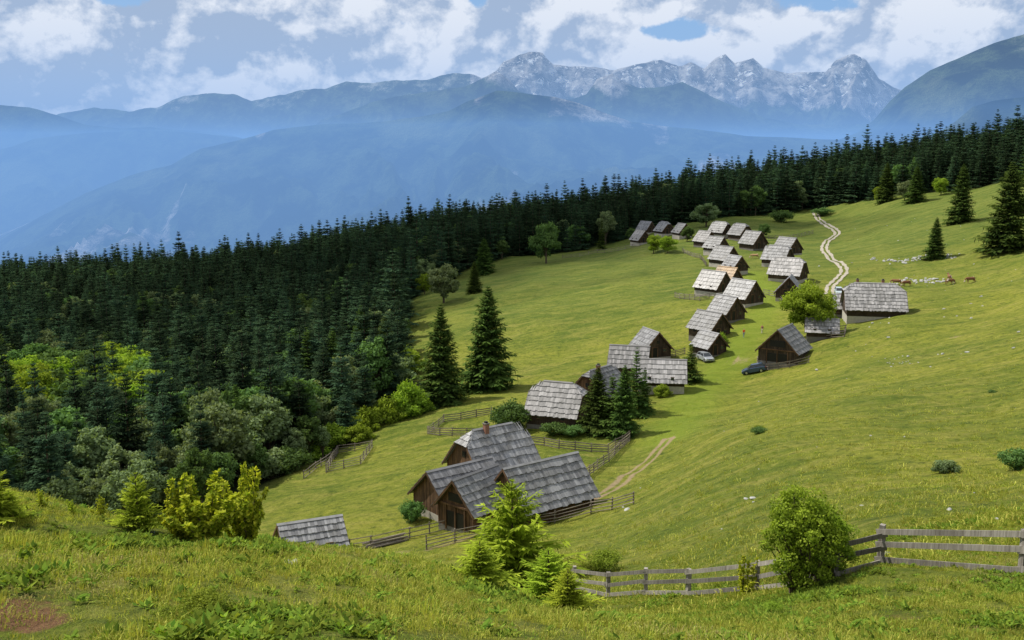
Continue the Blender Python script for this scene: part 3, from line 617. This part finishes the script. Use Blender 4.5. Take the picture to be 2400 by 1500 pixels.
plant('young_spruce_tree',YS[1],1.5,325,1243,155,1.05); plant('young_spruce_tree',YS[1],1.5,25,1215,80,1.3); plant('young_spruce_tree',YS[1],1.5,-30,1215,160,1.3)
def sapling(name,seed,h,R,stems,mat,ls=.11):
    r=random.Random(seed); mb=MB()
    for i in range(stems):
        a=r.uniform(0,6.28); lean=r.uniform(.05,1.)*R; hh=h*r.uniform(.5,1)*(1-.25*lean/R); p0=Vector((r.uniform(-.2,.2)*R,r.uniform(-.2,.2)*R,-.05)); prev=p0; N_=14
        for k in range(1,N_+1):
            t=k/N_; q=p0+Vector((math.cos(a)*lean*t**1.1,math.sin(a)*lean*t**1.1,hh*t))+Vector((r.gauss(0,.02),r.gauss(0,.02),0)); mb.cone(prev,q,.014*(1-t)+.004,.013*(1-t)+.003,4,.3,1)
            if t>.08:
                for _ in range(3):
                    d=rv(r); d.z=abs(d.z)*.5; d.normalize(); bl=r.uniform(.08,.34)*(1.2-t)*h*.35; e=q+d*bl; mb.cone(q,e,.005,.003,3,.3,1)
                    for m_ in range(7):
                        pp=q.lerp(e,r.uniform(.3,1.05)); dd=(d+rv(r)*.8); dd.z-=.15; dd.normalize(); l=ls*r.uniform(.6,1.25); mb.leaf(pp,dd,(rv(r)*.7+Vector((0,0,1))).normalized(),l,l*.72,r.random())
            prev=q
    return mb.mesh(name,[mat,M_bark])
SAP=sapling('sapling_mesh',3,2.0,1.1,22,M_yel,.14); SAP2=sapling('sapling_mesh_b',5,1.6,.5,6,M_yel,.09)
plant('hazel_sapling',SAP,2.0,475,1268,190,1.0); plant('hazel_sapling',SAP,2.0,575,1272,220,.6); plant('hazel_sapling',SAP,2.0,425,1262,150,.7); plant('hazel_sapling',SAP2,1.6,235,1215,75,1); plant('hazel_sapling',SAP2,1.6,100,1190,60,1.2);plant('hazel_sapling',SAP2,1.6,170,1205,50,1.2); plant('hazel_sapling',SAP2,1.6,1745,1400,130,.9)
M_bushF=leafmat('bush_leaves',(.05,.11,.015),(.34,.44,.05),.4,.1)
FB=broad_mesh('leafy_bush_mesh',3.6,1.25,61,80,210,.085,M_bushF,c0=.0,br=.25,stems=3,shape=.5)
FB2=broad_mesh('low_bush_mesh',1.2,.9,62,30,120,.07,M_weed,c0=0,br=.3,stems=3)
plant('leafy_bush',FB,3.6,1870,1392,305,1.0); plant('leafy_bush',FB,3.6,1925,1365,225,1.15)
for a in [(480,1490,80,1.4),(560,1500,50,1.6),(400,1500,40,1.8),(1595,1482,45,1.1),(1420,1340,60,1.2),(1385,1345,35,1.5),(1810,1440,40,1),(1780,1010,16,1.5),(2230,1105,24,1.5)]: plant('low_bush',FB2,1.2,*a)
# ------------------------------------------------------------------ grass
def tuft(seed,nbl,h,R,wd,mat,lay=.5):
    r=random.Random(seed); mb=MB()
    for i in range(nbl):
        a=r.uniform(0,6.28); d=Vector((math.cos(a),math.sin(a),0)); p=d*(R*r.random()**.7); hh=h*r.uniform(.4,1); b=r.uniform(.15,1)*lay; s=Vector((-d.y,d.x,0)).lerp(rv(r),.3).normalized()*wd*r.uniform(.6,1.2); v=r.random()**1.3
        m_=p+d*hh*b*.35+Vector((0,0,hh*.6)); e=p+d*hh*b+Vector((0,0,hh*(1-.35*b)))
        mb.add((p-s,p+s,m_+s*.8,m_-s*.8,e),((0,1,2,3),(3,2,4)),v)
    return mb.mesh('tuft',[mat])
def weed(seed):
    r=random.Random(seed); mb=MB()
    for i in range(26):
        a=r.uniform(0,6.28); d=Vector((math.cos(a),math.sin(a),r.uniform(.1,1.1))).normalized(); mb.leaf(Vector((r.uniform(-.08,.08),r.uniform(-.08,.08),r.uniform(0,.1))),d,Vector((0,0,1)),r.uniform(.06,.15),.05,r.random())
    return mb.mesh('weed',[M_weed])
M_dry=leafmat('dry_grass',(.26,.24,.08),(.52,.46,.18),.35,.25)
GR=[tuft(1,30,.10,.18,.0055,M_grass,.9),tuft(2,30,.14,.2,.0055,M_grass,1.1),tuft(3,20,.20,.14,.005,M_grass,.5),tuft(4,36,.07,.2,.007,M_weed,1.2),weed(5),weed(6),tuft(7,14,.14,.25,.011,M_grass,1.1),tuft(8,26,.08,.2,.0055,M_dry,1.2)]
N0=64000
yy=np.sqrt(rng.random(N0)*(40**2-7.5**2)+7.5**2); xx=(rng.random(N0)*1.2-.6)*(yy+2)
N1=24000
y1=30+rng.random(N1)**1.4*120; x1=(rng.random(N1)*.75-.12)*y1
xx=np.concatenate([xx,x1]); yy=np.concatenate([yy,y1]); far_=np.concatenate([np.zeros(N0,bool),np.ones(N1,bool)]); zz=H(xx,yy)
dd=seg_dist(xx,yy,path_near); g0=G(0,1435); bare=np.hypot(xx-g0.x,yy-g0.y); nz=fbm(xx/1.6,yy/1.6,33,3); nw=fbm(xx/2.5,yy/2.5,43,2); nd_=fbm(xx/3.5,yy/3.5,47,3)
kp=(dd>1.3)&((bare>.9)|(rng.random(len(xx))<.3))&((nz>-.2)|(rng.random(len(xx))<.3))&((yy<40)|(rng.random(len(xx))<1.3-yy/130)); xx,yy,zz,nz,nw,nd_,far_=xx[kp],yy[kp],zz[kp],nz[kp],nw[kp],nd_[kp],far_[kp]
n_=len(xx); s=(rng.uniform(.55,1.15,n_)*(1+.7*nz))*np.where(far_,1.5,1.); r_=rng.random(n_)
ix=np.where(r_<.42,0,np.where(r_<.68,1,np.where(r_<.75,2,np.where(r_<.95,3,4)))); ix=np.where(nw>.28,rng.integers(3,6,n_),ix); ix=np.where((nd_>.25)&(r_<.4),7,ix); ix=np.where(far_,np.where(r_<.8,6,3),ix)
scatter('grass',np.stack([xx,yy,zz-.01],1),np.stack([rng.uniform(-.2,.2,n_),rng.uniform(-.2,.2,n_),rng.uniform(0,6.28,n_)],1),np.stack([s,s,s*rng.uniform(.7,1.2,n_)],1),ix,GR)
print('grass',n_)
# ------------------------------------------------------------------ mountains
def rid(D,Wd,pl,j=1.,bk=.6): 
    bs=[];hs=[]
    for px,py in pl: a,k=ray(px,py); bs.append(a); hs.append(k*D)
    return D,Wd,np.array(bs),np.array(hs),j,bk
R=[rid(16500,3800,[(-700,330),(0,300),(140,266),(220,252),(300,262),(370,250),(430,226),(490,219),(545,219),(590,238),(650,225),(700,211),(760,208),(810,190),(870,195),(930,190),(1000,186),(1060,172),(1100,172),(1130,182),(1165,165),(1180,145),(1215,129),(1240,122),(1272,123),(1297,152),(1340,156),(1400,158),(1440,166),(1490,150),(1550,141),(1590,156),(1620,148),(1650,160),(1680,136),(1700,128),(1722,150),(1765,136),(1790,160),(1850,172),(1900,168),(1935,170),(1958,142),(1985,128),(2003,126),(2030,140),(2060,182),(2095,206),(2140,220),(2300,260),(3000,300)],.8),
 rid(12500,3000,[(-700,400),(550,420),(700,330),(750,283),(830,255),(900,231),(1000,215),(1090,203),(1130,185),(1162,167),(1195,186),(1215,212),(1260,225),(1340,235),(1375,222),(1400,184),(1435,172),(1460,190),(1500,206),(1560,203),(1600,193),(1640,212),(1700,243),(1800,276),(1880,292),(2000,290),(2100,300),(3000,330)],.8),
 rid(9800,2600,[(-700,230),(0,246),(70,252),(130,268),(200,292),(280,302),(350,298),(430,305),(500,310),(600,330),(800,400),(3000,700)],.5),
 rid(8200,2400,[(-700,330),(0,352),(80,325),(200,312),(330,305),(450,310),(560,322),(660,350),(900,420),(3000,800)],.5),
 rid(6300,3700,[(-700,700),(0,565),(100,505),(200,452),(300,412),(400,386),(470,348),(560,330),(640,306),(750,291),(900,285),(1050,262),(1100,236),(1165,212),(1230,219),(1300,226),(1380,250),(1480,285),(1600,300),(1750,318),(1900,325),(2050,330),(2200,330),(3000,350)],.6),
 rid(7600,3600,[(-700,900),(1500,480),(1850,350),(1950,335),(2010,310),(2050,280),(2085,238),(2120,205),(2180,165),(2250,135),(2330,101),(2400,80),(2600,40),(3000,0)],.5),
 rid(3600,2000,[(-700,1200),(1900,480),(2150,340),(2200,310),(2240,284),(2280,250),(2330,236),(2400,228),(2700,190),(3000,170)],.4)]
bv=np.linspace(-.76,.76,1400); ym=np.concatenate([np.geomspace(1250,9000,230),np.linspace(9040,16500,210),np.linspace(16700,19500,12)])
ym=np.unique(np.concatenate([ym]+[[r_[0]] for r_ in R])); Ym,Bv=np.meshgrid(ym,bv,indexing='ij'); Xm=Bv*Ym
base=-620.; Zm=np.full(Ym.shape,base); lay=np.zeros(Ym.shape)
wx=fbm(Xm/1500,Ym/1500,71,3)*1.2
g1=np.abs(fbm(Xm/1500+wx,Ym/3200+wx*.3,61,4)); g2=np.abs(fbm(Xm/480+wx*2,Ym/1000+wx,63,4)); g3=np.abs(fbm(Xm/170+wx*3,Ym/300,67,3))
for i,(D,Wd,bs,hs,j,bk) in enumerate(R):
    jag=fbm(bv*D/190,bv*0+i*3.3,80+i,5)*(D*.0018)*j
    hh=(np.interp(bv,bs,hs)+jag)[None,:]
    t=(D-Ym)/Wd; tb=(Ym-D)/(Wd*bk)
    f=np.where(Ym<=D,np.clip(1-t,0,1)**1.2,np.clip(1-tb,0,1))
    off=np.clip(t*5,0,1)*np.clip((1-t)*3,0,1)*(Ym<=D)
    z=base+(hh-base)*f-off*((hh-base)*(.50*g1+.32*g2)+g3*130)
    m_=z>Zm; lay=np.where(m_,i,lay); Zm=np.maximum(Zm,z)
hn=fbm(Xm/900,Ym/900,95,4)
rock=np.where(lay==0,np.clip((Zm-480-hn*500)/250,0,1),0); rock=np.where(lay==1,np.clip((Zm-560-hn*500)/250,0,.8),rock)
rock=np.where((lay==0)&(Bv<-.04),rock*.3,rock)
rock=np.where(lay==4,np.clip((fbm(Xm/420,Ym/700,97,4)-.36)*6,0,.55),rock); rock=np.where(lay==5,np.clip((Zm-650-hn*400)/500,0,.35),rock)
gl=np.clip(g1*1.6+g2*1.2,0,1)
m,T=newmat('mountain_slopes'); tc=T.n('ShaderNodeTexCoord'); ob=tc.outputs['Object']; n1=T.noise(ob,.0035,8,.74); n2=T.noise(ob,.0011,5,.6); n3=T.noise(ob,.008,6,.75,.5)
ra=T.n('ShaderNodeAttribute',attribute_name='rock').outputs['Fac']; ga=T.n('ShaderNodeAttribute',attribute_name='gully').outputs['Fac']
fo=T.mix(T.mr(n1,.43,.58),(.003,.012,.012),(.08,.12,.06)); fo=T.mix(T.mr(n2,.56,.66,0,.8),fo,(.16,.20,.10))
rk=T.mix(T.mr(n1,.40,.60),(.07,.07,.08),(.60,.58,.56)); snow=T.math('MULTIPLY',T.mr(n3,.55,.59),T.mr(T.math('ADD',ga,T.math('MULTIPLY',n2,.6)),.48,.60)) 
col=T.mix(T.mr(T.math('ADD',ra,T.math('MULTIPLY',T.math('SUBTRACT',n1,.5),1.4)),.3,.65),fo,rk); col=T.mix(T.math('MULTIPLY',snow,T.mr(ra,.55,.9)),col,(.93,.95,.97))
pbr(T,col,1.,T.math('ADD',n1,T.math('MULTIPLY',n3,.4)),1.,200,0,0.)
gridmesh('mountain_range',Xm,Ym,Zm,m,{'rock':rock,'gully':gl})
# ------------------------------------------------------------------ valley haze (absorbing boxes, scattered light put in as emission)
def haze(name,y0,y1,z0,z1,sig,colr):
    m,T=newmat(name); ab=T.n('ShaderNodeVolumeAbsorption',{0:(0,0,0,1),1:sig}); em=T.n('ShaderNodeEmission',{0:(*colr,1),1:sig}); ad=T.n('ShaderNodeAddShader',{0:ab.outputs[0],1:em.outputs[0]})
    o=T.N.new('ShaderNodeOutputMaterial'); T.L.new(ad.outputs[0],o.inputs['Volume'])
    mb=MB(); mb.box((0,(y0+y1)/2,(z0+z1)/2),(46000,y1-y0,z1-z0)); mb.obj(name,[m])
haze('valley_haze',720,21000,-1400,150,.00017,(.205,.43,.85))
haze('mountain_haze',730,22000,-1500,1400,.000032,(.34,.54,.87))
# ------------------------------------------------------------------ sky + sun
sun_az=math.radians(-66); sun_el=math.radians(52)
sd=Vector((math.sin(sun_az)*math.cos(sun_el),math.cos(sun_az)*math.cos(sun_el),math.sin(sun_el)))
l=bpy.data.lights.new('sun','SUN'); l.energy=5.0; l.angle=math.radians(.5); l.color=(1,.945,.83); lo=link(bpy.data.objects.new('sun',l)); lo.rotation_euler=sd.to_track_quat('Z','Y').to_euler()
# cloud mesh added out of view to cast shade on forest and far meadow
import bmesh
bm=bmesh.new(); rc=random.Random(5); ctr=Vector((-45,395,-40))+sd*(760/sd.z)
for i in range(26):
    a=rc.uniform(0,6.28); q=rc.random()**.6; cpt=ctr+Vector((math.cos(a)*q*175,math.sin(a)*q*95,rc.uniform(-6,26)*(1.2-q)))
    rad=rc.uniform(38,66)*(1.15-.45*q); mt=Matrix.Translation(cpt)@Matrix.Diagonal((1.15,1.,.55,1))
    bmesh.ops.create_icosphere(bm,subdivisions=3,radius=rad,matrix=mt)
me=bpy.data.meshes.new('shade_cloud'); bm.to_mesh(me); bm.free(); me.polygons.foreach_set('use_smooth',[True]*len(me.polygons))
m,T=newmat('shade_cloud_vapour'); tc=T.n('ShaderNodeTexCoord'); nn=T.noise(tc.outputs['Object'],.016,5,.6)
mx=T.n('ShaderNodeMixShader',{0:T.mr(nn,.38,.60,.0,.36),1:T.n('ShaderNodeBsdfTransparent'),2:T.n('ShaderNodeBsdfDiffuse',{0:(.9,.9,.92,1)})}); finish(T,mx)
me.materials.append(m); oc=link(bpy.data.objects.new('shade_cloud',me)); tx=bpy.data.textures.new('puffs','CLOUDS'); tx.noise_scale=30; dm_=oc.modifiers.new('puffs','DISPLACE'); dm_.texture=tx; dm_.strength=22; dm_.texture_coords='GLOBAL'
wd=bpy.data.worlds.new('World'); sc.world=wd; wd.use_nodes=True; wd.node_tree.nodes.clear(); T=NT(wd.node_tree)
sky=T.n('ShaderNodeTexSky',sky_type='NISHITA',sun_disc=False,sun_elevation=sun_el,sun_rotation=sun_az,altitude=1300.,air_density=1.,dust_density=.6)
tc=T.n('ShaderNodeTexCoord'); D=tc.outputs['Generated']; sx=T.n('ShaderNodeSeparateXYZ',{0:D}); 
mp=T.n('ShaderNodeMapping',{0:D,'Scale':(1.,1.,1.25)}); mp2=T.n('ShaderNodeMapping',{0:D,'Scale':(1.,1.,1.25),'Location':(.008,0,-.014)})
def cl(vec): return T.math('ADD',T.math('MULTIPLY',T.noise(vec,6.5,2,.5,.1),.45),T.math('MULTIPLY',T.noise(vec,15.,9,.6,.1),.55))
c1=cl(mp.outputs[0]); c2=cl(mp2.outputs[0]); big=T.noise(mp.outputs[0],11.,3,.5)
def blob(px,py,wx,wy):
    x0=(px-1200)/F; z0=(350-py)/F; a=T.math('DIVIDE',T.math('SUBTRACT',sx.outputs[0],x0),wx/F); b=T.math('DIVIDE',T.math('SUBTRACT',sx.outputs[2],z0),wy/F)
    r_=T.math('SQRT',T.math('ADD',T.math('MULTIPLY',a,a),T.math('MULTIPLY',b,b))); return T.mr(r_,0,1,1,0,True)
def summ(L_):
    s_=L_[0]
    for q in L_[1:]: s_=T.math('ADD',s_,q)
    return s_
holes=summ([blob(965,80,120,120),blob(1600,95,260,45),blob(1860,40,200,60),blob(1120,20,60,40),blob(380,30,90,40)])
puffs=summ([blob(190,110,190,120),blob(1050,155,190,75),blob(1780,120,300,75),blob(2090,80,190,150),blob(680,200,240,70),blob(1340,50,200,70),blob(1500,125,200,50)])
greys=summ([blob(500,80,420,130),blob(1130,40,330,80),blob(2270,50,280,80),blob(20,190,300,130),blob(800,100,200,90)])
dens=T.math('ADD',T.math('SUBTRACT',T.math('ADD',c1,T.math('MULTIPLY',puffs,.12)),T.math('MULTIPLY',holes,.19)),.125)
mask=T.mr(dens,.46,.52,0,1,True)
lit=T.math('ADD',T.math('MULTIPLY',T.math('SUBTRACT',c1,c2),12.),.45); lit=T.math('ADD',lit,T.math('MULTIPLY',puffs,.55)); lit=T.math('SUBTRACT',lit,T.math('MULTIPLY',greys,.4)); lit=T.math('ADD',lit,T.math('MULTIPLY',T.math('SUBTRACT',big,.5),2.6),True)
cc=T.mix(lit,(3.9,4.6,5.8),(9.9,9.8,9.7))
blue=T.mix(.7,sky.outputs[0],(2.5,4.6,7.8))
fin=T.mix(T.math('MULTIPLY',mask,.96),blue,cc)
bg=T.n('ShaderNodeBackground',{0:fin,1:.1}); o=T.N.new('ShaderNodeOutputWorld'); T.L.new(bg.outputs[0],o.inputs[0])
# ------------------------------------------------------------------ camera
cam=bpy.data.cameras.new('camera'); cam.sensor_width=36; cam.lens=F/2400*36; cam.clip_start=.1; cam.clip_end=60000
co=link(bpy.data.objects.new('camera',cam)); co.location=(0,0,0); co.rotation_euler=(math.radians(90)-PITCH,0,0); sc.camera=co
sc.view_settings.view_transform='Standard'; sc.view_settings.look='None'; sc.view_settings.exposure=0
